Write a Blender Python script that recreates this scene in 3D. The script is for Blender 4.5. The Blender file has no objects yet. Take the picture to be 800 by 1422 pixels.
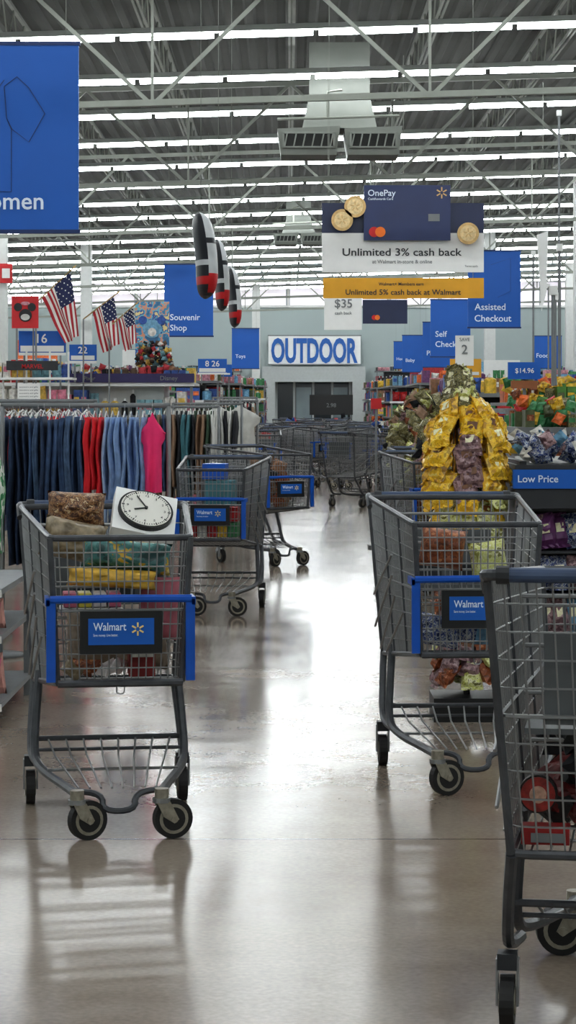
import bpy, math, random
from mathutils import Matrix, Vector
R = random.Random(7)
scene = bpy.context.scene
scene.view_settings.view_transform = 'Standard'
scene.view_settings.look = 'None'
scene.view_settings.exposure = 0.06
scene.view_settings.gamma = 0.92

# ------------------------------------------------------------------ materials
def lin(c):
    return tuple(((x/255)/12.92 if x/255 <= 0.04045 else ((x/255+0.055)/1.055)**2.4) for x in c)
_m = {}
def mat(name, rgb, rough=0.5, metal=0.0, var=0.12, scale=12.0, emit=0.0, spec=0.5):
    if name in _m: return _m[name]
    m = bpy.data.materials.new(name); m.use_nodes = True
    nt = m.node_tree; b = nt.nodes['Principled BSDF']
    c = lin(rgb)
    b.inputs['Roughness'].default_value = rough
    b.inputs['Metallic'].default_value = metal
    b.inputs['Specular IOR Level'].default_value = spec
    tc = nt.nodes.new('ShaderNodeTexCoord'); n = nt.nodes.new('ShaderNodeTexNoise')
    n.inputs['Scale'].default_value = scale; n.inputs['Detail'].default_value = 3
    r = nt.nodes.new('ShaderNodeValToRGB')
    r.color_ramp.elements[0].position = 0.3; r.color_ramp.elements[1].position = 0.7
    r.color_ramp.elements[0].color = tuple(x*(1-var) for x in c)+(1,)
    r.color_ramp.elements[1].color = tuple(min(1, x*(1+var)) for x in c)+(1,)
    nt.links.new(tc.outputs['Object'], n.inputs['Vector'])
    nt.links.new(n.outputs['Fac'], r.inputs['Fac'])
    nt.links.new(r.outputs['Color'], b.inputs['Base Color'])
    if emit:
        b.inputs['Emission Color'].default_value = c+(1,)
        b.inputs['Emission Strength'].default_value = emit
    _m[name] = m
    return m

def mixpattern(name, cols, scale=20, rough=0.4, kind='voronoi'):
    if name in _m: return _m[name]
    m = mat(name, cols[0], rough)
    nt = m.node_tree; b = nt.nodes['Principled BSDF']
    tc = nt.nodes.new('ShaderNodeTexCoord')
    if kind == 'voronoi':
        v = nt.nodes.new('ShaderNodeTexVoronoi'); v.inputs['Scale'].default_value = scale
        sep = nt.nodes.new('ShaderNodeSeparateColor')
        nt.links.new(tc.outputs['Object'], v.inputs['Vector'])
        nt.links.new(v.outputs['Color'], sep.inputs['Color']); out = sep.outputs[0]
    else:
        v = nt.nodes.new('ShaderNodeTexNoise'); v.inputs['Scale'].default_value = scale; v.inputs['Detail'].default_value = 4
        nt.links.new(tc.outputs['Object'], v.inputs['Vector']); out = v.outputs['Fac']
    r = nt.nodes.new('ShaderNodeValToRGB'); r.color_ramp.interpolation = 'CONSTANT'
    k = len(cols); lo, hi = (0.0, 1.0) if kind == 'voronoi' else (0.35, 0.68)
    r.color_ramp.elements[0].position = 0; r.color_ramp.elements[0].color = lin(cols[0])+(1,)
    r.color_ramp.elements[1].position = lo+(hi-lo)*(1)/k; r.color_ramp.elements[1].color = lin(cols[1])+(1,)
    for i in range(2, k):
        e = r.color_ramp.elements.new(lo+(hi-lo)*i/k); e.color = lin(cols[i])+(1,)
    nt.links.new(out, r.inputs['Fac']); nt.links.new(r.outputs['Color'], b.inputs['Base Color'])
    return m

# ------------------------------------------------------------------ mesh builder
_tc = {}
def text_geo(s, off=0.012):
    if s in _tc: return _tc[s]
    cu = bpy.data.curves.new('t', 'FONT'); cu.body = s; cu.resolution_u = 3; cu.offset = off
    ob = bpy.data.objects.new('t', cu); scene.collection.objects.link(ob)
    bpy.context.view_layer.update()
    me = bpy.data.meshes.new_from_object(ob)
    vs = [v.co.copy() for v in me.vertices]; fs = [tuple(p.vertices) for p in me.polygons]
    bpy.data.objects.remove(ob); bpy.data.curves.remove(cu); bpy.data.meshes.remove(me)
    _tc[s] = (vs, fs)
    return _tc[s]

def smooth(pts, it=2, closed=False):
    pts = [Vector(p) for p in pts]
    for _ in range(it):
        q = [] if closed else [pts[0]]
        n = len(pts)
        for i in range(n if closed else n-1):
            a, b = pts[i], pts[(i+1) % n]
            q += [a*0.75+b*0.25, a*0.25+b*0.75]
        if not closed:
            q.append(pts[-1])
        pts = q
    return pts

class MB:
    def __init__(self, M=None):
        self.v = []; self.f = []; self.mi = []; self.mats = []; self.M = M or Matrix()
    def slot(self, m):
        if m not in self.mats: self.mats.append(m)
        return self.mats.index(m)
    def add(self, vs, fs, m, T=None):
        o = len(self.v); A = self.M @ T if T is not None else self.M
        self.v += [A @ Vector(p) for p in vs]
        k = self.slot(m)
        self.f += [tuple(i+o for i in q) for q in fs]; self.mi += [k]*len(fs)
    def box(self, c, s, m, rot=None):
        x, y, z = s[0]/2, s[1]/2, s[2]/2
        vs = [(-x,-y,-z),(x,-y,-z),(x,y,-z),(-x,y,-z),(-x,-y,z),(x,-y,z),(x,y,z),(-x,y,z)]
        fs = [(0,3,2,1),(4,5,6,7),(0,1,5,4),(1,2,6,5),(2,3,7,6),(3,0,4,7)]
        T = Matrix.Translation(c)
        if rot is not None: T = T @ rot
        self.add(vs, fs, m, T)
    def b2(self, x0, x1, y0, y1, z0, z1, m):
        self.box(((x0+x1)/2,(y0+y1)/2,(z0+z1)/2),(abs(x1-x0),abs(y1-y0),abs(z1-z0)),m)
    def tube(self, pts, r, m, n=6, closed=False):
        pts = [Vector(p) for p in pts]; N = len(pts)
        vs = []; up = None
        for i in range(N):
            if closed: t = pts[(i+1)%N]-pts[i-1]
            else: t = pts[min(i+1,N-1)]-pts[max(i-1,0)]
            if t.length < 1e-9: t = Vector((0,0,1))
            t.normalize()
            if up is None:
                up = Vector((0,0,1)) if abs(t.z) < 0.9 else Vector((0,1,0))
            a = t.cross(up)
            if a.length < 1e-4:
                up = Vector((1,0,0)); a = t.cross(up)
            a.normalize(); b = a.cross(t); up = b
            for k in range(n):
                w = 2*math.pi*(k+0.5)/n
                vs.append(pts[i]+a*(r*math.cos(w))+b*(r*math.sin(w)))
        fs = []
        for i in range(N if closed else N-1):
            j = (i+1) % N
            for k in range(n):
                l = (k+1) % n
                fs.append((i*n+k, i*n+l, j*n+l, j*n+k))
        if not closed:
            fs.append(tuple(range(n))[::-1]); fs.append(tuple((N-1)*n+k for k in range(n)))
        self.add(vs, fs, m)
    def cyl(self, p0, p1, r, m, n=16, r2=None):
        p0, p1 = Vector(p0), Vector(p1); d = (p1-p0); L = d.length
        q = d.to_track_quat('Z', 'Y').to_matrix().to_4x4()
        r2 = r if r2 is None else r2
        vs = [(r*math.cos(2*math.pi*k/n), r*math.sin(2*math.pi*k/n), 0) for k in range(n)]
        vs += [(r2*math.cos(2*math.pi*k/n), r2*math.sin(2*math.pi*k/n), L) for k in range(n)]
        fs = [(k,(k+1)%n,n+(k+1)%n,n+k) for k in range(n)]+[tuple(range(n))[::-1], tuple(range(n,2*n))]
        self.add(vs, fs, m, Matrix.Translation(p0) @ q)
    def pillow(self, c, w, h, t, m, rot=None, n=6, wr=0.12, crimp=False):
        vs = []; fs = []
        for s in (-1, 1):
            for i in range(n+1):
                for j in range(n+1):
                    u = -1+2*i/n; v = -1+2*j/n
                    k = max(0, (1-u**4))*max(0, (1-v**4))
                    d = t/2*math.sqrt(k)*(1+wr*R.uniform(-1, 1))
                    vs.append((u*w/2*(1-0.06*(1-v*v)), s*d, v*h/2*(1-0.05*(1-u*u))))
        q = (n+1)*(n+1)
        for i in range(n):
            for j in range(n):
                a = i*(n+1)+j
                fs.append((a, a+n+1, a+n+2, a+1))
                fs.append((q+a, q+a+1, q+a+n+2, q+a+n+1))
        T = Matrix.Translation(c)
        if rot is not None: T = T @ rot
        self.add(vs, fs, m, T)
        if crimp:
            for s in (-1, 1):
                z0, z1 = s*h*.475, s*(h*.475+.014); N = 6
                a = [(-w/2+w*k/N, .003*(-1)**k, z0) for k in range(N+1)]+[(-w/2+w*k/N, .004*(-1)**(k+1), z1) for k in range(N+1)]
                self.add(a, [(k, k+1, N+2+k, N+1+k) for k in range(N)], m, T)
            # printed panel
            pw, ph = w*.42, h*.30
            self.add([(-pw/2,-t*.53,-ph*.2),(pw/2,-t*.53,-ph*.2),(pw/2,-t*.53,ph*.8),(-pw/2,-t*.53,ph*.8)], [(0,1,2,3)], crimp, T)
    def text(self, s, x, y, z, cap, m, width=None, align='l', bold=0.012):
        vs, fs = text_geo(s, bold)
        if not vs: return
        hv, _ = text_geo('H'); ch = max(v.y for v in hv)-min(v.y for v in hv)
        x0 = min(v.x for v in vs); x1 = max(v.x for v in vs)
        sy = cap/ch; sx = sy if width is None else width/(x1-x0)
        off = {'l': x0, 'c': (x0+x1)/2, 'r': x1}[align]
        self.add([(x+(v.x-off)*sx, y, z+v.y*sy) for v in vs], fs, m)
    def poly(self, pts, y, m):
        self.add([(p[0], y, p[1]) for p in pts], [tuple(range(len(pts)))], m)
    def disc(self, x, y, z, r, m, n=24, rz=None):
        rz = rz or r
        self.poly([(x+r*math.cos(2*math.pi*k/n), z+rz*math.sin(2*math.pi*k/n)) for k in range(n)], y, m)
    def loft(self, rings, m, cap=True):
        n = len(rings[0]); vs = [p for r in rings for p in r]; fs = []
        for i in range(len(rings)-1):
            for k in range(n):
                l = (k+1)%n
                fs.append((i*n+k, i*n+l, (i+1)*n+l, (i+1)*n+k))
        if cap:
            fs.append(tuple(range(n))[::-1]); fs.append(tuple((len(rings)-1)*n+k for k in range(n)))
        self.add(vs, fs, m)
    def mesh(self, name, sm=False):
        me = bpy.data.meshes.new(name); me.from_pydata([tuple(p) for p in self.v], [], self.f)
        for m in self.mats: me.materials.append(m)
        me.polygons.foreach_set('material_index', self.mi)
        if sm: me.polygons.foreach_set('use_smooth', [True]*len(self.f))
        me.update()
        return me
    def done(self, name, sm=False, bevel=0):
        ob = bpy.data.objects.new(name, self.mesh(name, sm)); scene.collection.objects.link(ob)
        if bevel:
            b = ob.modifiers.new('bevel', 'BEVEL'); b.width = bevel; b.segments = 2; b.limit_method = 'ANGLE'
        return ob
def RZ(a): return Matrix.Rotation(math.radians(a), 4, 'Z')
def RX(a): return Matrix.Rotation(math.radians(a), 4, 'X')
def RY(a): return Matrix.Rotation(math.radians(a), 4, 'Y')

# palette
steel = mat('cart_wire_steel', (150,151,152), 0.36, 0.7, 0.1)
frame = mat('cart_frame_grey', (82,84,88), 0.4, 0.45, 0.18, 25)
cblue = mat('cart_blue_plastic', (14,84,182), 0.35, 0, 0.1)
hblue = mat('cart_handle_slate', (62,78,106), 0.4, 0.1, 0.12)
black = mat('black_plastic', (20,21,23), 0.45, 0, 0.1)
rubber = mat('wheel_rubber', (24,23,23), 0.6, 0, 0.15)
hub = mat('wheel_hub', (150,144,130), 0.4, 0.4, 0.2, 60)
white = mat('white_paint', (228,229,227), 0.5, 0, 0.03)
offw = mat('off_white_print', (244,244,242), 0.5, 0, 0.02)
blue = mat('sign_blue', (4,92,184), 0.5, 0, 0.05, 2)
blued = mat('sign_blue_line', (6,44,100), 0.45, 0, 0.04)
lblue = mat('sign_text_pale', (225,238,255), 0.5, 0, 0.02)
navy = mat('navy_card', (26,38,76), 0.4, 0, 0.12, 3)
yellow = mat('yellow_board', (226,166,34), 0.5, 0, 0.04)
gold = mat('gold_coin', (205,170,115), 0.35, 0.3, 0.15, 30)
redm = mat('red_print', (200,30,36), 0.5, 0, 0.1)
orange = mat('orange_print', (240,120,30), 0.5, 0, 0.1)
greyp = mat('grey_plastic', (125,128,130), 0.5, 0, 0.08)
seatg = mat('seat_grey_plastic', (92,96,98), 0.5, 0, 0.1)
dgrey = mat('dark_grey_shelf', (46,48,52), 0.5, 0.1, 0.1)
sparky = mat('spark_pale', (240,215,140), 0.5, 0, 0.04)

# ------------------------------------------------------------------ room
def floor_mat():
    m = bpy.data.materials.new('polished_concrete'); m.use_nodes = True
    nt = m.node_tree; b = nt.nodes['Principled BSDF']; L = nt.links.new
    tc = nt.nodes.new('ShaderNodeTexCoord')
    n1 = nt.nodes.new('ShaderNodeTexNoise'); n1.inputs['Scale'].default_value = 0.7; n1.inputs['Detail'].default_value = 8; n1.inputs['Roughness'].default_value = 0.65
    L(tc.outputs['Object'], n1.inputs['Vector'])
    r = nt.nodes.new('ShaderNodeValToRGB')
    r.color_ramp.elements[0].position = 0.32; r.color_ramp.elements[1].position = 0.7
    r.color_ramp.elements[0].color = lin((126,112,99))+(1,); r.color_ramp.elements[1].color = lin((163,151,138))+(1,)
    L(n1.outputs['Fac'], r.inputs['Fac'])
    n2 = nt.nodes.new('ShaderNodeTexNoise'); n2.inputs['Scale'].default_value = 60; n2.inputs['Detail'].default_value = 4
    L(tc.outputs['Object'], n2.inputs['Vector'])
    mx = nt.nodes.new('ShaderNodeMixRGB'); mx.blend_type = 'OVERLAY'; mx.inputs['Fac'].default_value = 0.25
    L(r.outputs['Color'], mx.inputs['Color1']); L(n2.outputs['Fac'], mx.inputs['Color2'])
    sep = nt.nodes.new('ShaderNodeSeparateXYZ'); L(tc.outputs['Object'], sep.inputs['Vector'])
    def joint(out, off, per, w):
        a = nt.nodes.new('ShaderNodeMath'); a.operation = 'ADD'; a.inputs[1].default_value = off; L(out, a.inputs[0])
        p = nt.nodes.new('ShaderNodeMath'); p.operation = 'PINGPONG'; p.inputs[1].default_value = per/2; L(a.outputs[0], p.inputs[0])
        l = nt.nodes.new('ShaderNodeMath'); l.operation = 'LESS_THAN'; l.inputs[1].default_value = w; L(p.outputs[0], l.inputs[0])
        return l.outputs[0]
    j1 = joint(sep.outputs['Y'], -6.87+45.0, 4.5, 0.006); j2 = joint(sep.outputs['X'], 1.75, 4.5, 0.004)
    mxx = nt.nodes.new('ShaderNodeMath'); mxx.operation = 'MAXIMUM'; L(j1, mxx.inputs[0]); L(j2, mxx.inputs[1])
    m2 = nt.nodes.new('ShaderNodeMixRGB'); m2.inputs['Color2'].default_value = lin((80,70,62))+(1,)
    L(mxx.outputs[0], m2.inputs['Fac']); L(mx.outputs['Color'], m2.inputs['Color1'])
    L(m2.outputs['Color'], b.inputs['Base Color'])
    n3 = nt.nodes.new('ShaderNodeTexNoise'); n3.inputs['Scale'].default_value = 1.4; n3.inputs['Detail'].default_value = 4
    L(tc.outputs['Object'], n3.inputs['Vector'])
    mr = nt.nodes.new('ShaderNodeMapRange'); mr.inputs['From Min'].default_value = 0.3; mr.inputs['From Max'].default_value = 0.7
    mr.inputs['To Min'].default_value = 0.12; mr.inputs['To Max'].default_value = 0.19
    L(n3.outputs['Fac'], mr.inputs['Value']); L(mr.outputs[0], b.inputs['Roughness'])
    b.inputs['Specular IOR Level'].default_value = 0.42
    return m
XW = 15.0; Y0 = -8.0; Y1 = 88.3
fb = MB(); fb.b2(-XW, XW, Y0, Y1, -0.2, 0, floor_mat()); fb.done('floor')
wallm = mat('wall_paint_grey', (172,184,184), 0.7, 0, 0.05, 0.5)
for nm, a in (('wall_back', (-XW, XW, Y1, Y1+0.2)), ('wall_front', (-XW, XW, Y0-0.2, Y0)), ('wall_left', (-XW-0.2, -XW, Y0, Y1)), ('wall_right', (XW, XW+0.2, Y0, Y1))):
    w = MB(); w.b2(*a, 0, 7.6, wallm); w.done(nm)
# roof deck: corrugated, with slight drainage slope (rises to the right)
SL = 0.03
deck = mat('roof_deck', (60,63,56), 0.75, 0.0, 0.12, 1)
rb = MB(); vs = []; fs = []
xs = []; x = -XW
while x < XW:
    for dx, dz in ((0,0),(0.1,0),(0.14,0.05),(0.26,0.05)): xs.append((x+dx, 6.95+dz))
    x += 0.3
for x, z in xs: vs += [(x, Y0, z+SL*x), (x, Y1, z+SL*x)]
for i in range(len(xs)-1): fs.append((2*i, 2*i+2, 2*i+3, 2*i+1))
rb.add(vs, fs, deck); rb.done('ceiling')

# lights
em = bpy.data.materials.new('fluorescent_tube_glow'); em.use_nodes = True
bb = em.node_tree.nodes['Principled BSDF']
bb.inputs['Base Color'].default_value = (0.9,0.92,0.95,1)
bb.inputs['Emission Color'].default_value = (0.95,0.99,1.0,1); bb.inputs['Emission Strength'].default_value = 22
lt = MB(); fx = MB()
steelw = mat('structural_steel', (134,138,130), 0.6, 0.0, 0.1, 3)
chan = mat('fixture_channel', (170,174,170), 0.6, 0, 0.05, 3)
y = 27.3-9*3.64
while y < 87.5:
    x = -14.2
    while x < 14.0:
        a, b2_ = x, x+1.14
        zc = 5.9
        za, zb = zc+SL*a, zc+SL*b2_
        h = 0.030; w = 0.045
        lt.add([(a,y-w,za-h),(b2_,y-w,zb-h),(b2_,y+w,zb-h),(a,y+w,za-h),(a,y-w,za+h),(b2_,y-w,zb+h),(b2_,y+w,zb+h),(a,y+w,za+h)],
               [(0,3,2,1),(4,5,6,7),(0,1,5,4),(1,2,6,5),(2,3,7,6),(3,0,4,7)], em)
        x += 1.215
    zl, zr = 5.972-SL*14.3, 5.972+SL*14.3
    fx.add([(-14.3,y-0.07,zl-0.035),(14.3,y-0.07,zr-0.035),(14.3,y+0.07,zr-0.035),(-14.3,y+0.07,zl-0.035),(-14.3,y-0.04,zl+0.04),(14.3,y-0.04,zr+0.04),(14.3,y+0.04,zr+0.04),(-14.3,y+0.04,zl+0.04)],
           [(0,3,2,1),(4,5,6,7),(0,1,5,4),(1,2,6,5),(2,3,7,6),(3,0,4,7)], chan)
    y += 3.64
lt.done('fluorescent_tubes'); fx.done('light_fixture_channels')

# girders across and joists along
gi = MB()
for gy in (7, 16, 25, 34, 43, 52, 61, 70, 79):
    zb, zt = 4.78, 6.25
    gi.tube([(-14.8, gy, zb-SL*14.8), (14.8, gy, zb+SL*14.8)], 0.05, steelw, 4)
    gi.tube([(-14.8, gy, zt-SL*14.8), (14.8, gy, zt+SL*14.8)], 0.05, steelw, 4)
    x = -1.52-3.11*4
    while x < 14:
        z0 = zb+SL*x
        for s in (-1, 1):
            xt = max(-14.8, min(14.8, x+s*1.555))
            gi.tube([(x+s*0.03, gy, z0), (xt, gy, zt+SL*xt)], 0.032, steelw, 4)
        gi.tube([(x, gy, z0), (x, gy, zt+SL*x)], 0.022, steelw, 4)
        x += 3.11
gi.done('roof_girders')
jo = MB()
k = -7
while k <= 7:
    x = 0.05+1.9*k; z1, z2 = 6.3+SL*x, 6.88+SL*x
    jo.tube([(x-.03,2,z1),(x-.03,88,z1)], 0.022, steelw, 4); jo.tube([(x+.03,2,z1),(x+.03,88,z1)], 0.022, steelw, 4)
    jo.tube([(x,2,z2),(x,88,z2)], 0.035, steelw, 4)
    pts = []; y = 2.0; i = 0
    while y < 88: pts.append((x, y, z1 if i % 2 else z2)); y += 0.62; i += 1
    jo.tube(pts, 0.014, steelw, 3)
    k += 1
jo.done('roof_joists')

# HVAC
def hvac(x0, y, z, s=1.0):
    h = MB(); g = mat('duct_metal', (122,126,120), 0.5, 0.1, 0.08, 3); dk = mat('duct_dark', (40,42,40), 0.7)
    for a, b in ((0, 0.88), (0.94, 1.75)):
        a, b = x0+a*s, x0+b*s
        T = [(a,y,z+.36*s),(b,y,z+.40*s),(b,y+.9,z+.40*s),(a,y+.9,z+.36*s),(a+.05,y+.06,z),(b-.05,y+.06,z),(b-.05,y+.85,z),(a+.05,y+.85,z)]
        h.add(T, [(0,1,2,3),(4,7,6,5),(0,4,5,1),(1,5,6,2),(2,6,7,3),(3,7,4,0)], g)
        h.b2(a+.09*s, b-.09*s, y+.01, y+.03, z+.1*s, z+.30*s, dk)
        n = 6
        for i in range(n):
            xx = a+.12*s+(b-a-.24*s)*i/(n-1)
            h.box((xx, y-.01, z+.2*s), (.02*s, .06, .2*s), g, RY(12))
        for zz in (.1, .3): h.b2(a+.07*s, b-.07*s, y-.03, y+.02, z+(zz-.012)*s, z+(zz+.012)*s, g)
        h.b2(a+.07*s, a+.1*s, y-.03, y+.02, z+.1*s, z+.3*s, g); h.b2(b-.1*s, b-.07*s, y-.03, y+.02, z+.1*s, z+.3*s, g)
    a, b = x0+.45*s, x0+1.3*s
    T = [(a-.1,y+.1,z+.38*s),(b+.1,y+.1,z+.38*s),(b+.1,y+.8,z+.38*s),(a-.1,y+.8,z+.38*s),(a,y+.2,z+.85*s),(b,y+.2,z+.85*s),(b,y+.75,z+.85*s),(a,y+.75,z+.85*s)]
    h.add(T, [(0,3,2,1),(4,5,6,7),(0,1,5,4),(1,2,6,5),(2,3,7,6),(3,0,4,7)], g)
    h.b2(a, b, y+.2, y+.75, z+.85*s, 6.46, g)
    h.b2(a-.03, b+.03, y+.17, y+.78, z+1.15*s, z+1.19*s, g)
    h.tube([(x0, y-.15, z+.47), (x0+1.7*s, y-.15, z+.52)], 0.02, steelw, 6)
    h.tube([(x0+.7*s, y-.15, z+.5), (x0+.7*s, y-.15, z+.85), (x0+.9*s, y-.15, z+.88)], 0.02, steelw, 6)
    h.done('air_duct_diffuser')
hvac(-0.15, 31.2, 4.86); hvac(-0.36, 53.1, 5.2, 0.7)

# far wall: clerestory windows, entry, OUTDOOR sign
wi = MB(); pane = mat('clerestory_glass', (236,230,238), 0.3, 0, 0.12, 0.6, emit=0.6)
for i in range(14):
    x = -14+2*i
    wi.b2(x+.08, x+1.92, 88.2, 88.26, 5.35, 6.25, pane)
    wi.b2(x-.04, x+.06, 88.12, 88.28, 5.3, 6.3, white)
wi.b2(-14.5, 14.5, 88.1, 88.28, 5.25, 5.34, white); wi.b2(-14.5, 14.5, 88.1, 88.28, 6.26, 6.34, white)
wi.done('window_1')
s = MB(); Y = 87.9
s.b2(-.77, 2.86, Y, Y+.15, 3.0, 4.14, offw)
tb = mat('outdoor_letter_blue', (28,96,176), .5)
s.text('OUTDOOR', -.66, Y-.06, 3.10, .92, tb, width=3.40, bold=.035)
for a in (2.98, 4.12): s.b2(-.8, 2.89, Y-.03, Y, a, a+.04, greyp)
s.done('outdoor_department_sign')
e = MB()
tr = mat('entry_trim', (190,196,196), 0.6, 0, 0.04); gl = mat('entry_glass_dark', (48,54,58), 0.15, 0, 0.2, 1)
gl2 = mat('entry_glass_light', (140,155,160), 0.15, 0, 0.2, 1)
e.b2(-1.0, -.5, 86.6, 88.25, 0, 2.3, tr); e.b2(2.5, 3.0, 86.6, 88.25, 0, 2.3, tr); e.b2(-1.0, 3.0, 86.6, 88.25, 2.3, 2.9, tr)
e.b2(-.5, 2.5, 88.0, 88.2, 0, 2.3, gl)
for x in (-.5, .2, .95, 1.7, 2.4): e.b2(x, x+.09, 87.9, 88.0, 0, 2.3, tr)
e.b2(-.4, .2, 87.95, 87.99, .1, 2.1, gl); e.b2(.32, .92, 87.95, 87.99, .1, 2.1, gl2); e.b2(1.8, 2.35, 87.95, 87.99, .1, 2.1, gl2)
e.done('door_1')
p = MB(); p.b2(.75, 2.25, 77.4, 77.5, 1.05, 1.75, black); p.text('2.98', 1.5, 77.34, 1.32, .14, greyp, align='c')
for x in (.9, 2.1): p.b2(x, x+.06, 77.5, 77.56, 0, 1.75, black)
p.b2(.7, 2.4, 77.6, 78.4, 0, .8, dgrey)
for i in range(8): p.b2(.75+i*.2, .9+i*.2, 77.55, 77.6, .3, .85, (white if i % 2 else cblue))
p.done('promotion_display')

# columns
for cx, cy in ((-5.6,62),(-6.0,46.5),(-5.5,32.6),(-1.2,84),(5.6,62),(6.2,47.2),(9.6,76)):
    c = MB(); c.b2(cx-.15, cx+.15, cy-.15, cy+.15, 0, 6.1+SL*cx, mat('column_paint',(212,214,212),.6,0,.04))
    c.b2(cx-.2, cx+.2, cy-.2, cy+.2, 0, 1.1, mat('column_guard',(120,124,128),.5)); c.done('support_column')
c = MB(); c.b2(-5.98, -5.72, 46.3, 46.34, 3.9, 4.3, redm); c.b2(-5.93, -5.77, 46.28, 46.3, 4.0, 4.2, white); c.done('fire_extinguisher_sign')

# ------------------------------------------------------------------ hanging signs
def hang(name, x0, x1, y, z0, z1, lines, cap=.105, outline=None, tx=.1, tz=.3, wires=True, w=None):
    s = MB(); s.b2(x0, x1, y, y+.03, z0, z1, blue)
    s.b2(x0-.01, x1+.01, y-.005, y+.035, z1-.012, z1+.012, blued); s.b2(x0-.01, x1+.01, y-.005, y+.035, z0-.012, z0+.012, blued)
    for i, t in enumerate(lines): s.text(t, x0+tx, y-.006, z0+tz-i*cap*1.75, cap, lblue)
    if outline:
        for o in outline: s.tube([(px, y-.003, pz) for px, pz in o], .003, blued, 4)
    if wires:
        for xx in (x0+.08, x1-.08): s.tube([(xx, y+.015, z1), (xx, y+.015, 5.9)], .003, steelw, 4)
    s.done(name)
shirt = [[(-1.78,3.34),(-1.70,3.40),(-1.625,3.33),(-1.525,3.17),(-1.625,2.99),(-1.73,3.07),(-1.765,3.14)],[(-1.78,3.34),(-1.765,3.14),(-1.735,3.07),(-1.735,2.68),(-2.0,2.68)],[(-1.78,3.38),(-1.84,3.30),(-1.95,3.28)]]
hang('womens_department_sign', -2.13, -1.314, 14.0, 2.43, 3.61, ['Women'], cap=.108, outline=shirt, tx=.09, tz=.14)
hang('souvenir_shop_sign', -2.064, -1.248, 37.2, 2.506, 3.706, ['Souvenir','Shop'], cap=.10, tz=.27)
hang('assisted_checkout_sign', 2.75, 3.553, 34.1, 2.54, 3.717, ['Assisted','Checkout'], cap=.10, tz=.27, outline=[[(3.1,3.5),(3.4,3.6),(3.4,3.1),(3.2,3.0)]])
hang('self_checkout_sign', 2.97, 3.80, 46.5, 2.37, 3.565, ['Self','Checkout'], cap=.12, tz=.42)
hang('pharmacy_sign', 3.37, 4.17, 55.8, 2.32, 3.45, ['Pharmacy'], cap=.12)
hang('department_sign', -1.56, -.8, 62, 2.39, 3.51, ['Toys'], cap=.10)
hang('department_sign', 3.3, 3.9, 64.5, 2.33, 3.40, ['Baby'], cap=.10)
hang('department_sign', 3.67, 4.3, 77.5, 2.65, 3.6, ['Home'], cap=.10)
hang('department_sign', 6.8, 7.6, 62, 2.4, 3.3, ['Food'], cap=.12)

# cash back sign
s = MB(); y = 21.7
s.b2(.329, 1.904, y, y+.03, 2.639, 3.02, offw); s.b2(.329, 1.904, y, y+.03, 3.02, 3.311, navy)
s.b2(.735, 1.575, y-.06, y-.03, 2.945, 3.479, mat('credit_card_navy',(30,46,94),.35,0,.1,4))
s.text('OnePay', .775, y-.07, 3.375, .06, lblue); s.text('CashRewards Card', .775, y-.07, 3.335, .022, lblue)
for i in range(6):
    a = math.radians(60*i+30)
    s.box((1.49+.035*math.cos(a), y-.068, 3.405+.035*math.sin(a)), (.04,.004,.012), gold, RY(-(60*i+30)))
s.disc(.835, y-.07, 3.025, .05, redm); s.disc(.895, y-.072, 3.025, .05, orange)
s.b2(1.36, 1.47, y-.068, y-.06, 3.13, 3.20, greyp)
for cx, cz in ((.525,3.14),(.65,3.27),(1.745,3.01)):
    s.cyl((cx, y-.05, cz), (cx, y-.09, cz), .105, gold, 28); s.cyl((cx, y-.09, cz), (cx, y-.095, cz), .078, mat('coin_face',(225,200,150),.4,.2,.2,40), 24)
    for i in range(5):
        a = math.radians(72*i+20); s.box((cx+.03*math.cos(a), y-.098, cz+.03*math.sin(a)), (.035,.004,.012), gold, RY(-(72*i+20)))
s.text('Unlimited 3% cash back', 1.11, y-.005, 2.80, .072, dgrey, width=1.16, align='c')
s.text('at Walmart in-store & online', 1.11, y-.005, 2.725, .035, greyp, align='c')
s.text('Terms apply.', 1.85, y-.005, 2.69, .018, greyp, align='r')
s.b2(.343, 1.904, y, y+.03, 2.387, 2.583, yellow)
s.text('Unlimited 5% cash back at Walmart', 1.12, y-.005, 2.42, .052, dgrey, width=1.12, align='c')
s.text('Walmart+ Members earn', 1.1, y-.005, 2.51, .03, dgrey, align='c')
for xx in (.4, 1.8):
    s.tube([(xx, y+.015, 2.583), (xx, y+.015, 2.64)], .004, steelw, 4); s.tube([(xx, y+.015, 3.31), (xx, y+.015, 5.9)], .004, steelw, 4)
s.done('cash_back_hanging_sign')
s = MB(); y = 29
s.b2(.47, .96, y, y+.03, 2.33, 2.80, offw); s.text('$35', .72, y-.01, 2.62, .11, greyp, align='c'); s.text('cash back', .72, y-.01, 2.53, .04, greyp, align='c')
s.b2(.97, 1.55, y-.02, y+.01, 2.41, 2.72, navy); s.disc(1.12, y-.03, 2.49, .033, redm); s.disc(1.16, y-.032, 2.49, .033, orange)
s.b2(.97, 1.55, y-.01, y+.02, 2.73, 2.8, yellow)
for xx in (.52, 1.5): s.tube([(xx, y+.015, 2.75), (xx, y+.015, 5.9)], .004, steelw, 4)
s.done('cash_reward_sign')

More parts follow.
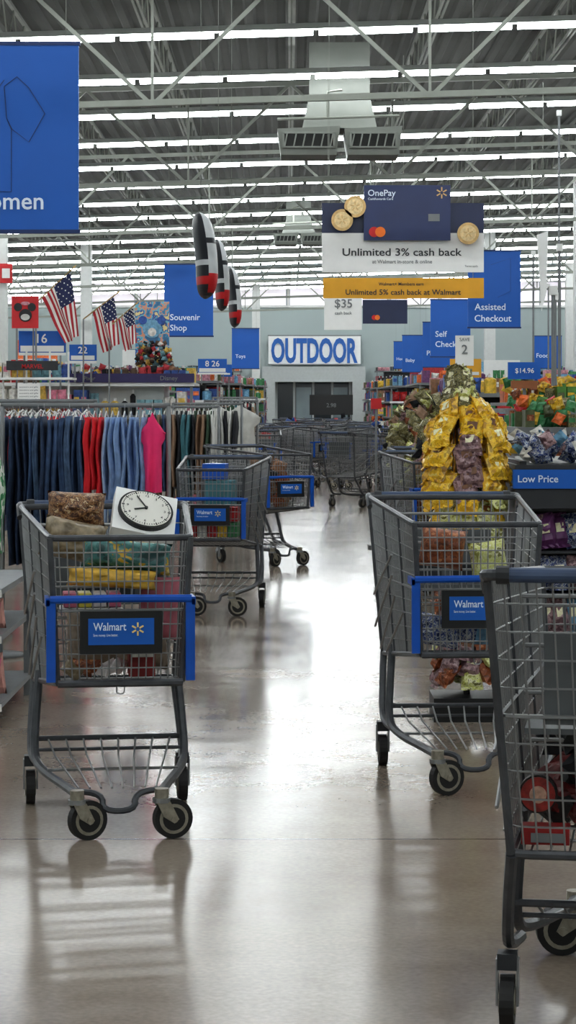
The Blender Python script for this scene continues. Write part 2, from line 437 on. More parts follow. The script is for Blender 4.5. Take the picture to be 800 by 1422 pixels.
# hanging bodyboards (edge-on): dark deck, white slick, red band near the tail
bwhite = mat('board_white', (205,208,210), .4, 0, .1); bdark = mat('board_dark', (30,32,40), .4)
def bboard(cx, cy, ztop, h, w, ang):
    s = MB(Matrix.Translation((cx, cy, ztop)) @ RZ(ang))
    nz = 32
    def prof(t): return max(.12, (1-abs(2*t-1)**4.5)**.5)
    for side, (ma, sgn) in enumerate(((bdark, -1), (bwhite, 1))):
        for part in range(nz):
            t0, t1 = part/nz, (part+1)/nz
            rr = []
            for t in (t0, t1):
                p = prof(t); bow = .03*math.sin(t*2.6)*w/.17+.03*(t-.5)
                pts = []
                for k in range(9):
                    a = math.pi*k/8
                    pts.append(Vector((sgn*w*.5*p*math.sin(a)**.8*(1 if sgn > 0 else .8)+bow, .20*p*math.cos(a), -h*t)))
                rr.append(pts)
            m = ma
            if sgn > 0 and t0 > .70: m = redm
            if sgn > 0 and t0 > .92: m = bdark
            if sgn > 0 and .30 < t0 < .36: m = bdark
            if sgn < 0 and .56 < t0 < .62: m = bwhite
            if sgn < 0 and .74 < t0 < .84: m = redm
            s.add(rr[0]+rr[1], [(k, k+1, k+10, k+9) if sgn < 0 else (k+9, k+10, k+1, k) for k in range(8)], m)
    s.tube([(0, 0, -.01), (0, 0, 5.85-ztop)], .003, steelw, 4)
    s.done('hanging_bodyboard', sm=True)
bboard(-.605, 15.5, 2.68, .60, .165, 8); bboard(-.555, 17.8, 2.665, .57, .12, 8); bboard(-.505, 20.0, 2.58, .54, .12, 8)

# ------------------------------------------------------------------ shopping cart
def build_cart(text=True):
    c = MB()
    def rim(z_front, z_rear, wf, wr, yf=-.46, yr=.46):
        return [(-wf, yf, z_front), (wf, yf, z_front), (wr, yr, z_rear), (-wr, yr, z_rear)]
    zfT, zrT, zfB, zrB = .93, .985, .487, .40
    def loop(t):
        wf = .190+(.215-.190)*t; wr = .24+(.285-.24)*t
        return rim(zfB+(zfT-zfB)*t, zrB+(zrT-zrB)*t, wf, wr, -.44-.02*t, .40+.08*t)
    def rounded(l, r=.05):
        out = []
        n = len(l)
        for i in range(n):
            p = Vector(l[i]); a = Vector(l[i-1]); b = Vector(l[(i+1)%n])
            da = (a-p).normalized()*r; db = (b-p).normalized()*r
            out += [p+da, p+da*.3+db*.08, p+db*.3+da*.08, p+db]
        return out
    c.tube(rounded(loop(1)), .0105, frame, 8, closed=True)
    c.tube(rounded(loop(0), .04), .010, frame, 8, closed=True)
    for t in (.1, .2, .3, .4, .5, .6, .7, .8, .9): c.tube(rounded(loop(t)), .0024 if t != .5 else .005, steel, 5, closed=True)
    l0, l1 = loop(0), loop(1)
    for i, n in ((0, 17), (1, 30), (2, 17), (3, 30)):
        for k in range(1, n):
            t = k/n
            a = Vector(l0[i]).lerp(Vector(l0[(i+1)%4]), t); b = Vector(l1[i]).lerp(Vector(l1[(i+1)%4]), t)
            if i in (1, 3) and k % 10 == 0: c.tube([a, b], .005, frame, 6)
            else: c.tube([a, b], .0023, steel, 5)
    for i in range(4):
        c.tube([Vector(l0[i]), Vector(l1[i])], .010, frame, 6)
    for k in range(1, 12):
        t = k/12
        c.tube([Vector(l0[0]).lerp(Vector(l0[1]), t), Vector(l0[3]).lerp(Vector(l0[2]), t)], .0026, steel, 5)
    for k in range(1, 8):
        t = k/8; c.tube([Vector(l0[0]).lerp(Vector(l0[3]), t), Vector(l0[1]).lerp(Vector(l0[2]), t)], .0035, steel, 5)
    for s in (-1, 1):
        for a, b in (((s*.258,.30,.43),(s*.245,-.1,.66)), ((s*.27,.44,.62),(s*.25,-.02,.80)), ((s*.255,.1,.44),(s*.235,-.3,.62)), ((s*.268,.42,.50),(s*.25,-.05,.73))):
            c.tube([a, b], .0045, steel, 6)
    Yb = -.474
    pts = [(-.215,Yb-.005,.745),(0,Yb-.012,.748),(.215,Yb-.005,.745)]
    c.tube(pts, .0125, cblue, 8)
    for s in (-1, 1):
        c.box((s*.212, Yb, .62), (.028, .02, .25), cblue); c.box((s*.222, Yb+.05, .738), (.012, .12, .024), cblue)
    c.box((0, Yb-.012, .645), (.25, .016, .128), black); c.box((0, Yb-.0205, .648), (.20, .003, .08), blue)
    if text:
        c.text('Walmart', -.085, Yb-.0235, .652, .024, lblue, width=.10)
        c.text('Save money. Live better.', -.085, Yb-.0235, .634, .008, lblue, width=.075)
        for i in range(6):
            a = 60*i+30; r = math.radians(a)
            c.box((.05+.013*math.cos(r), Yb-.023, .655+.013*math.sin(r)), (.014, .002, .005), sparky, RY(-a))
    c.tube([(-.19,-.46,.487),(.19,-.46,.487)], .012, frame, 8)
    c.tube(smooth([(-.012,-.46,.48),(-.012,-.46,.455),(.012,-.46,.455),(.012,-.46,.48)],2), .0025, steel, 5)
    # handle
    c.cyl((-.24,.53,.99), (.24,.53,.99), .0155, hblue, 14)
    for s in (-1, 1):
        c.tube(smooth([(s*.24,.53,.99),(s*.285,.53,.99),(s*.287,.48,.985),(s*.285,.44,.95)],2), .0125, frame, 8)
        c.tube([(s*.235,.53,.99),(s*.262,.53,.99)], .019, dgrey, 10)
    # child seat
    for k in range(11):
        x = -.21+.042*k; c.tube([(x,.27,.62),(x*1.05,.31,.93)], .003, steel, 5)
    for t in (0, .33, .66, 1): c.tube([(-.215-.01*t,.27+.04*t,.62+.31*t),(.215+.01*t,.27+.04*t,.62+.31*t)], .005, steel, 6)
    c.box((0,.35,.66), (.42,.15,.012), seatg); c.box((0,.425,.77), (.34,.010,.19), seatg)
    for s in (-1, 1): c.box((s*.06,.419,.70), (.09,.004,.06), dgrey)
    # chassis
    for s in (-1, 1):
        c.tube(smooth([(s*.238,.40,.40),(s*.248,.34,.30),(s*.255,.27,.19),(s*.25,.20,.165),(s*.235,.10,.16)],2), .0135, frame, 8)
        c.tube(smooth([(s*.228,.17,.455),(s*.240,.13,.32),(s*.248,.10,.20),(s*.235,.02,.155),(s*.135,-.33,.135),(s*.13,-.41,.135)],3), .0145, frame, 8)
        c.box((s*.255,.26,.145), (.042,.045,.035), dgrey)
        for q in (-.022, .022): c.box((s*.255+q,.26,.10), (.005,.035,.10), steel)
        c.cyl((s*.255-.015,.26,.057), (s*.255+.015,.26,.057), .057, rubber, 24)
        c.cyl((s*.255-.018,.26,.057), (s*.255+.018,.26,.057), .03, hub, 16)
        X = s*.13; A = Matrix.Translation((X,-.41,0)) @ RZ(-68 if s < 0 else -78)
        old = c.M; c.M = old @ A
        c.cyl((0,0,.125),(0,0,.155),.022,hub,14); c.cyl((0,0,.112),(0,0,.126),.028,steel,14)
        for q in (-.021, .021):
            c.add([(q-.002,-.02,.115),(q-.002,.022,.115),(q-.002,.05,.06),(q-.002,.035,.048),(q-.002,.0,.07),(q+.002,-.02,.115),(q+.002,.022,.115),(q+.002,.05,.06),(q+.002,.035,.048),(q+.002,.0,.07)],
                  [(0,1,2,3,4),(9,8,7,6,5),(0,5,6,1),(1,6,7,2),(2,7,8,3),(3,8,9,4),(4,9,5,0)], hub)
        c.cyl((-.0145,.035,.061),(.0145,.035,.061),.061,rubber,28)
        for q in (-1, 1):
            c.cyl((q*.0145,.035,.061),(q*.0165,.035,.061),.046,hub,24); c.cyl((q*.0165,.035,.061),(q*.018,.035,.061),.036,rubber,20); c.cyl((q*.018,.035,.061),(q*.026,.035,.061),.011,hub,10)
        c.M = old
    c.tube([(-.246,.12,.238),(.246,.12,.238)], .009, frame, 8); c.tube([(-.24,.09,.205),(.24,.09,.205)], .006, frame, 8)
    c.tube(smooth([(-.14,-.31,.137),(-.05,-.37,.135),(-.05,-.39,.085),(.05,-.39,.085),(.05,-.37,.135),(.14,-.31,.137)],2), .010, frame, 8)
    for k in range(8):
        t = k/7-.5; c.tube([(t*.40,.11,.235),(t*.36,.05,.19),(t*.24,-.32,.145)], .0035, steel, 5)
    c.tube([(-.21,-.08,.165),(.21,-.08,.165)], .005, steel, 6)
    return c.mesh('shopping_cart')
cart_me = build_cart()
def cart(x, y, th):
    ob = bpy.data.objects.new('shopping_cart', cart_me); scene.collection.objects.link(ob)
    ob.location = (x, y, 0); ob.rotation_euler = (0, 0, math.radians(th))
    return Matrix.Translation((x, y, 0)) @ RZ(th)
MA = cart(-.575, 7.266, 8)
MD = cart(.620, 8.05, 3)
ME = cart(.763, 5.0, 171)
MBt = cart(-.450, 14.6, -5)
MC = cart(-.22, 19.0, 30)
far = [(1.04,16.3,8),(1.16,18.0,5),(.95,29.8,140),(.62,42,20),(1.15,44,-30),(1.55,38.5,10),(.45,51,60),(1.0,54,-20),(-.05,60,10),(1.65,34,-5),(.3,68,40),(1.4,62,15),(-.2,47.5,80),(-.30,36.5,-15),
       (.15,41,100),(.85,47.3,35),(1.5,49,-10),(.1,55,-40),(1.5,57.5,20),(.75,59,70),(-.35,31.5,5),(1.35,41.2,60),(.8,65,10),(1.62,67,0),(.38,37.5,30),(-.4,42.8,15),(1.0,36.3,-25)]
FM = [cart(*f) for f in far]

# ------------------------------------------------------------------ product palettes
pal = [mat('pk_%d' % i, c, .4, 0, .35, 30) for i, c in enumerate([(186,40,44),(220,180,60),(44,84,160),(60,130,80),(225,222,215),(110,60,110),(222,110,50),(40,40,46),(200,140,150),(110,160,190),(140,100,70),(86,94,60)])]
olive = mixpattern('camo_bag', [(96,96,64),(146,136,88),(70,68,50),(172,164,120)], 70, .35, 'noise')
ybag = mixpattern('yellow_bag', [(196,146,40),(240,196,46),(230,180,34),(246,212,80),(200,160,60)], 34, .28, 'noise')
ybag2 = mixpattern('gold_bag', [(160,120,50),(220,172,44),(236,190,50),(246,220,130)], 34, .28, 'noise')
pgbag = mixpattern('pale_green_bag', [(170,170,86),(222,224,160),(208,212,124),(236,234,198),(130,130,70)], 34, .3, 'noise')
mbag = mixpattern('maroon_bag', [(96,70,76),(146,116,120),(168,140,142),(112,84,90)], 34, .3, 'noise')
brbag = mixpattern('brown_bag', [(100,50,28),(150,82,46),(130,66,36),(184,120,78)], 34, .35, 'noise')

def rrot(a): return RZ(R.uniform(-a, a)) @ RX(R.uniform(-a, a)) @ RY(R.uniform(-a, a))
def stock(mb, a0, a1, depth_front, z, hmax, axis='x', pp=pal, dep=.25, kinds=('box','bag','bot'), wmin=.07, wmax=.16):
    a = a0
    while a < a1-.05:
        w = R.uniform(wmin, wmax); h = hmax*R.uniform(.55, .95); m = R.choice(pp); kind = R.choice(kinds)
        for _ in range(R.randint(1, 3)):
            if a+w > a1: break
            c = (a+w/2, depth_front+dep/2, z+h/2) if axis == 'x' else (depth_front+dep/2, a+w/2, z+h/2)
            if kind == 'box':
                sz = (w*.93, abs(dep)*.9, h) if axis == 'x' else (abs(dep)*.9, w*.93, h)
                mb.box(c, sz, m, RZ(R.uniform(-3, 3)))
                lab = R.choice(pp)
                if axis == 'x': mb.box((c[0], depth_front+.012, z+h*.55), (w*.7, .004, h*.35), lab)
            elif kind == 'bag':
                rr = rrot(6) if axis == 'x' else RZ(90) @ rrot(6)
                mb.pillow(c, w, h, min(.09, w*.6), m, rr, n=4)
            else:
                r = w*.42
                mb.cyl((c[0], c[1], z), (c[0], c[1], z+h*.75), r, m, 10); mb.cyl((c[0], c[1], z+h*.75), (c[0], c[1], z+h*.85), r, m, 10, r*.4)
                mb.cyl((c[0], c[1], z+h*.85), (c[0], c[1], z+h), r*.4, white, 8)
            a += w*1.03
        a += .01
def gondola(name, x0, x1, y0, y1, h, lev=4, side=1, body=None, pp=pal, top=True, wmin=.08, wmax=.2, toph=.22, kinds=('box','bag','bot')):
    """side=+1: aisle is on the +x side; -1: aisle on the -x side; 0 none"""
    g = MB(); body = body or dgrey
    dd = .3
    g.b2(x0+.02, x1-.02, y0+.02, y1, 0, .12, body)
    g.b2(x0+.05+(dd if side < 0 else 0), x1-.05-(dd if side > 0 else 0), y0+dd, y1, .12, h, body)
    for xx in (x0+.02, x1-.05): g.b2(xx, xx+.03, y0+.02, y0+.05, .12, h, greyp)
    gap = (h-.12)/lev
    for i in range(lev+(1 if top else 0)):
        z = .12+gap*i
        g.b2(x0, x1, y0, y1, z-.01, z+.02, greyp if body is not white else white)
        g.b2(x0, x1, y0-.015, y0, z-.02, z+.02, greyp if i % 2 else white)
        hm = (gap-.06) if i < lev else toph
        stock(g, x0+.06, x1-.06, y0+.02, z+.02, hm, 'x', pp, wmin=wmin, wmax=wmax, kinds=kinds)
        if side > 0: stock(g, y0+.3, y1-.02, x1-.02, z+.02, hm, 'y', pp, dep=-.25, wmin=wmin, wmax=wmax, kinds=kinds)
        if side < 0: stock(g, y0+.3, y1-.02, x0+.02, z+.02, hm, 'y', pp, dep=.25, wmin=wmin, wmax=wmax, kinds=kinds)
    return g
# ------------------------------------------------------------------ LEFT side
g = MB()
for z in (.09, .37, .56): g.b2(-2.1, -1.19, 9.2, 10.4, z-.012, z+.012, greyp); g.b2(-2.1, -1.18, 9.18, 9.2, z-.014, z+.014, white)
g.b2(-2.1, -1.6, 9.6, 10.4, 0, .9, dgrey); g.b2(-1.22, -1.19, 10.3, 10.4, 0, .6, greyp)
pk = [mat('pk_pink',(205,110,135),.5,0,.3,20), mat('pk_white',(215,208,208),.5), pal[0], mat('pk_skin',(200,150,140),.5,0,.3,20)]
stock(g, -2.05, -1.20, 9.22, .385, .14, 'x', pk, wmin=.05, wmax=.09); stock(g, -2.05, -1.20, 9.22, .105, .2, 'x', pk); stock(g, -2.05, -1.20, 9.22, .575, .07, 'x', pk)
for zz, hh in ((.385,.13),(.105,.18)): g.pillow((-1.235, 9.32, zz+hh/2), .06, hh, .05, pk[0], RY(6), n=6); g.pillow((-1.235, 9.5, zz+hh/2), .06, hh, .05, pk[3], RY(-6), n=6)
g.done('toy_display_shelf')

def hanging(mb, x, y, zt, zb, w, d, m, hang_c=None, n=14):
    """garment hung side-on to the viewer: thin in x, deep in y"""
    rings = []; ph = R.uniform(0, 6); lev = 14
    for i in range(lev+1):
        t = i/lev; z = zt-(zt-zb)*t
        sw = w*(.55+.45*min(1, t*5))*(1+.14*math.sin(ph+t*7)); sd = d*(.75+.25*min(1, t*6))*(1+.05*math.sin(ph*2+t*5))
        ring = []
        for k in range(n):
            a = 2*math.pi*k/n
            rr = 1+.16*math.sin(3*a+ph+t)+.09*math.sin(5*a+2*ph)
            ring.append((x+sw/2*math.cos(a)*rr+.007*math.sin(ph+t*9), y+sd/2*math.sin(a)*rr, z))
        rings.append(ring)
    mb.loft(rings, m)
    mb.tube([(x, y-d*.3, zt), (x, y, zt+.035), (x, y+d*.3, zt)], .004, hang_c or white, 5)
    mb.tube([(x, y, zt+.03), (x, y, zt+.075)], .003, steel, 4)
def rack(mb, x0, x1, y, z, base=True):
    mb.tube([(x0, y, z), (x1, y, z)], .014, greyp, 8)
    for xx in (x0+.01, x1-.01):
        mb.tube([(xx, y, .03), (xx, y, z)], .014, greyp, 8)
        mb.b2(xx-.02, xx+.02, y-.3, y+.3, .02, .05, greyp)
def tee(mb, cx, y, zt, w, h, m):
    nz, nx = 12, 10; vs = []; fs = []
    for s in (-1, 1):
        for i in range(nz+1):
            t = i/nz
            hw = w/2*(1+.08*t)
            if t < .34: hw = w/2*(.35+1.2*min(1, t/.14)) if t < .14 else w/2*1.55*(1-.08*(t-.14)/.2)
            for j in range(nx+1):
                u = -1+2*j/nx
                vs.append((cx+u*hw, y+s*.03*math.sqrt(max(0, 1-u*u))+.02*math.sin(u*7+t*2)*t, zt-h*t-(.05*abs(u) if t < .2 else 0)))
    q = (nz+1)*(nx+1)
    for i in range(nz):
        for j in range(nx):
            a = i*(nx+1)+j
            fs.append((a, a+nx+1, a+nx+2, a+1)); fs.append((q+a, q+a+1, q+a+nx+2, q+a+nx+1))
    mb.add(vs, fs, m)
    mb.tube([(cx, y, zt), (cx, y, zt+.06)], .003, steel, 4)
denim = mat('dark_denim', (54,76,110), .85, 0, .35, 22); denim2 = mat('dark_denim_b', (38,56,84), .85, 0, .35, 22); denim3 = mat('dark_denim_c', (72,94,124), .85, 0, .35, 22)
ldenim = mat('light_denim', (132,158,198), .85, 0, .2, 22); ldenim2 = mat('light_denim_b', (158,178,208), .85, 0, .2, 22)
redc = mat('red_cloth', (214,34,46), .8, 0, .12); pinkc = mat('hot_pink_cloth', (240,54,118), .8, 0, .08)
greenc = mat('green_cloth', (52,76,58), .8); whitec = mat('white_cloth', (205,205,200), .8); darkc = mat('charcoal_cloth', (34,36,42), .85)
leaf = mixpattern('leaf_cloth', [(40,130,80),(225,235,225),(70,160,100),(240,240,235)], 30, .8)
tealc = mat('teal_cloth', (70,120,130), .8); tanc = mat('tan_cloth', (140,112,90), .8)
g = MB(); yy = 12.9
rack(g, -1.66, -.68, yy, 1.34)
x = -1.585
while x < -1.18: hanging(g, x, yy+R.uniform(-.04,.03), 1.27+R.uniform(-.015,.008), R.uniform(.34,.46), R.uniform(.036,.05), .36, R.choice([denim, denim2, denim, denim3])); x += .036
while x < -1.06: hanging(g, x, yy+R.uniform(-.03,.03), 1.27, R.uniform(.74,.86), .040, .36, redc); x += .034
while x < -.83: hanging(g, x, yy+R.uniform(-.03,.03), 1.27, R.uniform(.58,.76), .042, .36, R.choice([ldenim, ldenim, ldenim2])); x += .036
tee(g, -.775, yy-.14, 1.30, .10, .46, pinkc); hanging(g, -.79, yy+.05, 1.27, .85, .05, .3, pinkc)
g.done('jeans_rack', sm=True)
g = MB(); rack(g, -2.3, -1.72, 12.1, 1.36)
for i in range(10): hanging(g, -2.25+i*.052, 12.1, 1.24, .55, .05, .4, leaf if i > 7 else R.choice([tealc, whitec, leaf]))
g.tube([(-1.53,11.9,0),(-1.53,11.9,1.24)], .010, greyp, 8); g.cyl((-1.53,11.9,0),(-1.53,11.9,.02),.12,greyp,16); hanging(g, -1.55, 11.9, 1.16, .55, .06, .3, leaf)
g.done('blouse_rack', sm=True)
def mixed_rack(x0, x1, y, z, cols, zb=.45, w=.055, nm='clothing_rack'):
    g = MB(); rack(g, x0, x1, y, z); x = x0+.05
    while x < x1-.04: hanging(g, x, y+R.uniform(-.04,.04), z-.07, zb+R.uniform(-.05,.2), w, .42, R.choice(cols)); x += w*.8
    g.done(nm, sm=True)
mixed_rack(-1.35, -.62, 20.3, 1.33, [greenc, darkc, whitec, tealc, denim, tanc])
mixed_rack(-1.15, -.45, 22.2, 1.36, [whitec, darkc, darkc, greenc])
mixed_rack(-2.9, -1.5, 16.8, 1.33, [whitec, redc, darkc, tealc, ldenim])
mixed_rack(-3.1, -1.6, 19.5, 1.33, [whitec, pinkc, darkc, greenc, redc])
mixed_rack(-1.0, -.35, 26.5, 1.40, [darkc, denim, darkc, tanc]); mixed_rack(-1.0, -.4, 29.5, 1.45, [whitec, darkc, tealc])
for i, (dx, col) in enumerate(((-.75, whitec),(-.52, whitec),(-.62, greenc))):
    g = MB(); g.tube([(dx, 24+i*.3, 0), (dx, 24+i*.3, 1.42)], .015, greyp, 8); g.cyl((dx, 24+i*.3, 0), (dx, 24+i*.3, .03), .2, greyp, 16)
    tee(g, dx, 23.96+i*.3, 1.36, .3, .6, col); g.done('shirt_display_stand', sm=True)
g = MB(); rack(g, -2.6, -1.3, 15.2, 1.37)
for i in range(20):
    x = -2.55+i*.062; g.tube([(x-.02,15.0,1.27),(x,15.2,1.31),(x+.02,15.4,1.27)], .006, white, 5); g.tube([(x,15.2,1.30),(x,15.2,1.37)], .003, white, 4)
    hanging(g, x, 15.2, 1.26, .6, .045, .35, R.choice([denim, denim2, whitec, redc]))
g.done('clothing_rack', sm=True)

# souvenir fixture
plush = [mat('pl_%d'%i, c, .85, 0, .3, 30) for i, c in enumerate([(180,60,66),(215,180,90),(66,90,150),(210,206,200),(30,30,34),(210,130,150),(100,80,66),(120,160,170)])]
purple = mat('purple_banner', (50,42,92), .5)
g = gondola('x', -3.4, -1.04, 24.8, 26.2, 1.58, 4, 1, pp=plush, body=white, wmin=.05, wmax=.11)
g.b2(-2.42, -1.04, 24.76, 24.79, 1.60, 1.70, purple); g.text('Disney', -1.32, 24.75, 1.625, .05, greyp, align='c'); g.text('Pixar', -2.2, 24.75, 1.625, .045, greyp, align='c')
for i in range(190):
    a = R.uniform(0, 1); x = -1.72+.42*a; z = 1.68+R.uniform(0, .38)*min(1, 2.4*math.sin(math.pi*a)+.2)
    g.pillow((x, 25+R.uniform(-.02,.3), z), .055, .05, .04, R.choice([plush[3], plush[4], plush[6], plush[7], plush[6], plush[1], plush[0]]), rrot(40), n=3)
for i in range(90):
    g.pillow((R.uniform(-3.3,-1.1), 24.9+R.uniform(0,.25), 1.64+R.uniform(0,.14)), .08, .08, .05, R.choice(plush+pal), rrot(40), n=3)
g.done('plush_toy_fixture')
def numsign(num, x0, x1, y, z0, z1, post=0.0):
    s = MB(); s.b2(x0, x1, y, y+.05, z0, z1, blue); s.b2(x0, x1, y-.005, y+.055, z0-.03, z0, white); s.b2(x0+.02, x1-.02, y-.012, y-.001, z0+.01, z0+(z1-z0)*.32, white)
    s.text(num, (x0+x1)/2, y-.02, z0+(z1-z0)*.45, (z1-z0)*.42, white, align='c')
    for xx in (x0+.05, x1-.07): s.b2(xx, xx+.02, y+.01, y+.03, post, z0, greyp)
    s.done('aisle_number_sign')
numsign('16', -2.98, -2.46, 24.7, 1.93, 2.17, 1.3); numsign('22', -2.42, -2.12, 24.7, 1.84, 2.02, 1.6); numsign('8 26', -1.50, -1.02, 37.2, 1.9, 2.13, 1.7)
g = MB()
for i, xx in enumerate((-3.3,-3.05,-2.8,-2.55,-2.35)):
    g.tube([(xx, 23.9, 0), (xx, 23.9, 1.92)], .012, white, 6)
for z in (.4, .9, 1.35, 1.62): g.b2(-3.35, -2.3, 23.8, 24.3, z, z+.025, white)
g.b2(-3.0, -2.45, 23.77, 23.79, 1.72, 1.82, dgrey); g.text('MARVEL', -2.72, 23.76, 1.74, .045, redm, align='c')
g.b2(-2.88, -2.64, 23.76, 23.78, 1.34, 1.58, offw)
for i in range(6): g.text('souvenirs and gifts', -2.76, 23.755, 1.37+i*.033, .014, greyp, align='c', width=.2)
for z in (.42, .92, 1.38): stock(g, -3.3, -2.33, 23.82, z, .22, 'x', plush, wmin=.05, wmax=.12)
stock(g, -3.3, -2.33, 23.82, 1.645, .2, 'x', plush, wmin=.05, wmax=.12)
g.done('souvenir_rack')
g = MB(); g.b2(-3.02, -2.73, 24.4, 24.43, 2.19, 2.54, redm)
g.disc(-2.87, 24.39, 2.33, .07, black); g.disc(-2.95, 24.388, 2.42, .045, black); g.disc(-2.80, 24.388, 2.42, .045, black); g.disc(-2.87, 24.38, 2.31, .05, whitec, rz=.035)
g.disc(-2.87, 24.38, 2.46, .05, pal[8], rz=.02)
for xx in (-2.98, -2.77): g.b2(xx, xx+.02, 24.43, 24.45, 0, 2.2, greyp)
g.done('cartoon_mouse_panel')
g = MB(); tp = mixpattern('cartoon_poster', [(60,110,150),(70,140,180),(215,150,120),(110,180,200),(60,90,160),(225,210,150)], 9, .5, 'noise')
g.b2(-1.80, -1.40, 26.3, 26.33, 1.85, 2.57, tp); g.disc(-1.6, 26.28, 2.25, .11, pal[9]); g.disc(-1.71, 26.275, 2.35, .05, pal[2]); g.disc(-1.49, 26.275, 2.35, .05, pal[2]); g.disc(-1.6, 26.27, 2.21, .05, plush[3])
for xx in (-1.78, -1.44): g.b2(xx, xx+.02, 26.33, 26.35, 0, 1.9, greyp)
g.done('cartoon_poster_panel')
# flags
fr = mat('flag_red', (168,38,50), .8, 0, .06); fw = mat('flag_white', (222,220,216), .8, 0, .05); fblu = mat('flag_blue', (38,44,84), .8, 0, .08)
pole = mat('flag_pole', (150,124,74), .4)
def flag(P0, P1, Q1, Q0, y):
    g = MB(); nu, nv = 13, 16
    P0, P1, Q0, Q1 = [Vector((a[0], y, a[1])) for a in (P0, P1, Q0, Q1)]
    def pt(u, v):
        p = P0.lerp(P1, u).lerp(Q0.lerp(Q1, u), v)
        return p+Vector((.015*math.sin(u*9+v*2), .05*math.sin(u*8+v*3)*v, .01*math.sin(v*8)))
    for i in range(nu):
        for j in range(nv):
            m = fr if i % 2 == 0 else fw
            if i < 7 and j < 7: m = fblu
            g.add([pt(i/nu, j/nv), pt((i+1)/nu, j/nv), pt((i+1)/nu, (j+1)/nv), pt(i/nu, (j+1)/nv)], [(0,1,2,3)], m)
            if m == fblu and (i+j) % 2 == 0:
                c = pt((i+.5)/nu, (j+.5)/nv); g.box((c.x, c.y-.006, c.z), (.012,.002,.012), fw)
    d = (P0-P1).normalized()
    g.tube([P0+d*.05, P1-d*.12], .007, pole, 8); g.cyl(P0+d*.05, P0+d*.09, .014, gold, 8, .003)
    e = P1-d*.12; g.tube([e, (e.x, e.y, 0)], .009, greyp, 8)
    g.done('american_flag', sm=False)
flag((-2.40,2.83), (-2.72,2.53), (-2.44,2.02), (-2.32,2.10), 24.6)
flag((-1.92,2.554), (-2.16,2.37), (-2.02,1.914), (-1.87,2.01), 24.6)
flag((-1.712,2.434), (-1.88,2.29), (-1.776,1.93), (-1.68,2.026), 24.6)
for i, (x0, x1, y0, y1, h) in enumerate([(-4.6,-1.7,31,34,1.55),(-3.6,-1.15,37.6,41,1.75),(-4.0,-.95,46,50,1.8),(-4.4,-.8,54,58,1.85),(-4.6,-.62,61,66,1.9),(-5,-.7,71,77,2.0),(-9,-5.9,33,38,1.9),(-10.5,-5.4,50,56,2.2),(-12,-6.4,66,72,2.4),(-13,-1.8,86,87.6,2.7)]):
    gondola('g', x0, x1, y0, y1, h, 5, 1, wmin=.08, wmax=.2).done('store_gondola')
for (x0, x1, y, z0, z1, m) in ((-1.45,-1.15,45.9,1.95,2.2,blue),(-3.4,-2.7,45.8,2.05,2.5,white),(-5.0,-4.4,30.8,2.0,2.5,redm),(-4.3,-3.4,60.8,2.15,2.9,tealc),(-2.4,-1.8,60.8,2.15,2.6,white),(-8,-6.8,65.8,2.5,3.3,pal[6]),(-7.4,-6.4,32.7,2.0,2.5,blue),
        (3.6,4.6,65.8,2.0,2.6,pal[0]),(4.9,5.8,55.8,2.0,2.5,white),(2.6,3.1,35.8,1.8,2.1,yellow),(6,7.2,77.8,2.2,2.9,pal[9])):
    g = MB(); g.b2(x0, x1, y, y+.04, z0, z1, m); g.b2(x0+.04, x1-.04, y-.03, y, z0+.04, z0+(z1-z0)*.3, white)
    g.b2(x0+.05, x0+.08, y+.04, y+.07, 0, z1, greyp); g.b2(x1-.08, x1-.05, y+.04, y+.07, 0, z1, greyp); g.done('shelf_header_board')

# ------------------------------------------------------------------ RIGHT side
# snack bag tower: clip strips of overlapping foil bags around a pole, camo bags on top
g = MB(); cx, cy = .765, 9.56
lab1 = mat('bag_label_dark', (110,66,30), .4, 0, .3, 60); lab2 = mat('bag_label_cream', (244,234,196), .4, 0, .2, 60)
g.tube([(cx, cy, 0), (cx, cy, 1.47)], .015, black, 8); g.b2(cx-.15, cx+.15, cy-.15, cy+.15, 0, .10, black)
for a in range(0, 360, 45):
    ar = math.radians(a); ox, oy = math.cos(ar), math.sin(ar)
    z = 1.30+(.02 if a % 90 else 0)
    while z > .16:
        t = (1.32-z)
        rad = .09+min(.06, t*.6)
        if z < .92: rad = .115
        if a == 270: rad -= .02
        if z > .98: m = mbag if (a == 270 and z < 1.19) else R.choice([ybag, ybag, ybag2])
        elif z > .70: m = R.choice([pgbag, pgbag, ybag]) if a in (225,270,315) else R.choice([pgbag, ybag, ybag])
        else: m = R.choice([pgbag, brbag, brbag, mbag])
        tilt = -24+R.uniform(-16, 12)
        g.pillow((cx+rad*ox+R.uniform(-.016,.016), cy+rad*oy, z+R.uniform(-.008,.008)), .10*R.uniform(.92,1.1), .10, .045, m, RZ(a+90+R.uniform(-14,14)) @ RX(tilt) @ RY(R.uniform(-22,22)), n=7, wr=.35, crimp=(lab2 if R.random() < .6 else lab1))
        z -= .062
    g.tube([(cx+.05*ox, cy+.05*oy, 1.34), (cx+.09*ox, cy+.09*oy, .2)], .003, black, 4)
z = 1.46
while z > 1.33:
    rad = .03+(1.47-z)*.25
    n = max(5, int(rad*90))
    for k in range(n):
        a = 360*k/n+R.uniform(-20, 20); ar = math.radians(a)
        g.pillow((cx-.03+rad*math.cos(ar), cy+rad*math.sin(ar), z), .09, .075, .035, R.choice([olive, olive, olive, pgbag]), RZ(a+90) @ RX(-20+R.uniform(-20,20)) @ RY(R.uniform(-35,35)), n=6, wr=.35, crimp=lab2)
    z -= .036
g.done('snack_bag_tower')
g = MB(); y = 12.2; X = .965; g.b2(X-.05, X+.05, y, y+.01, 1.555, 1.72, offw); g.text('2', X, y-.006, 1.62, .05, greyp, align='c'); g.text('SAVE', X, y-.006, 1.69, .018, greyp, align='c')
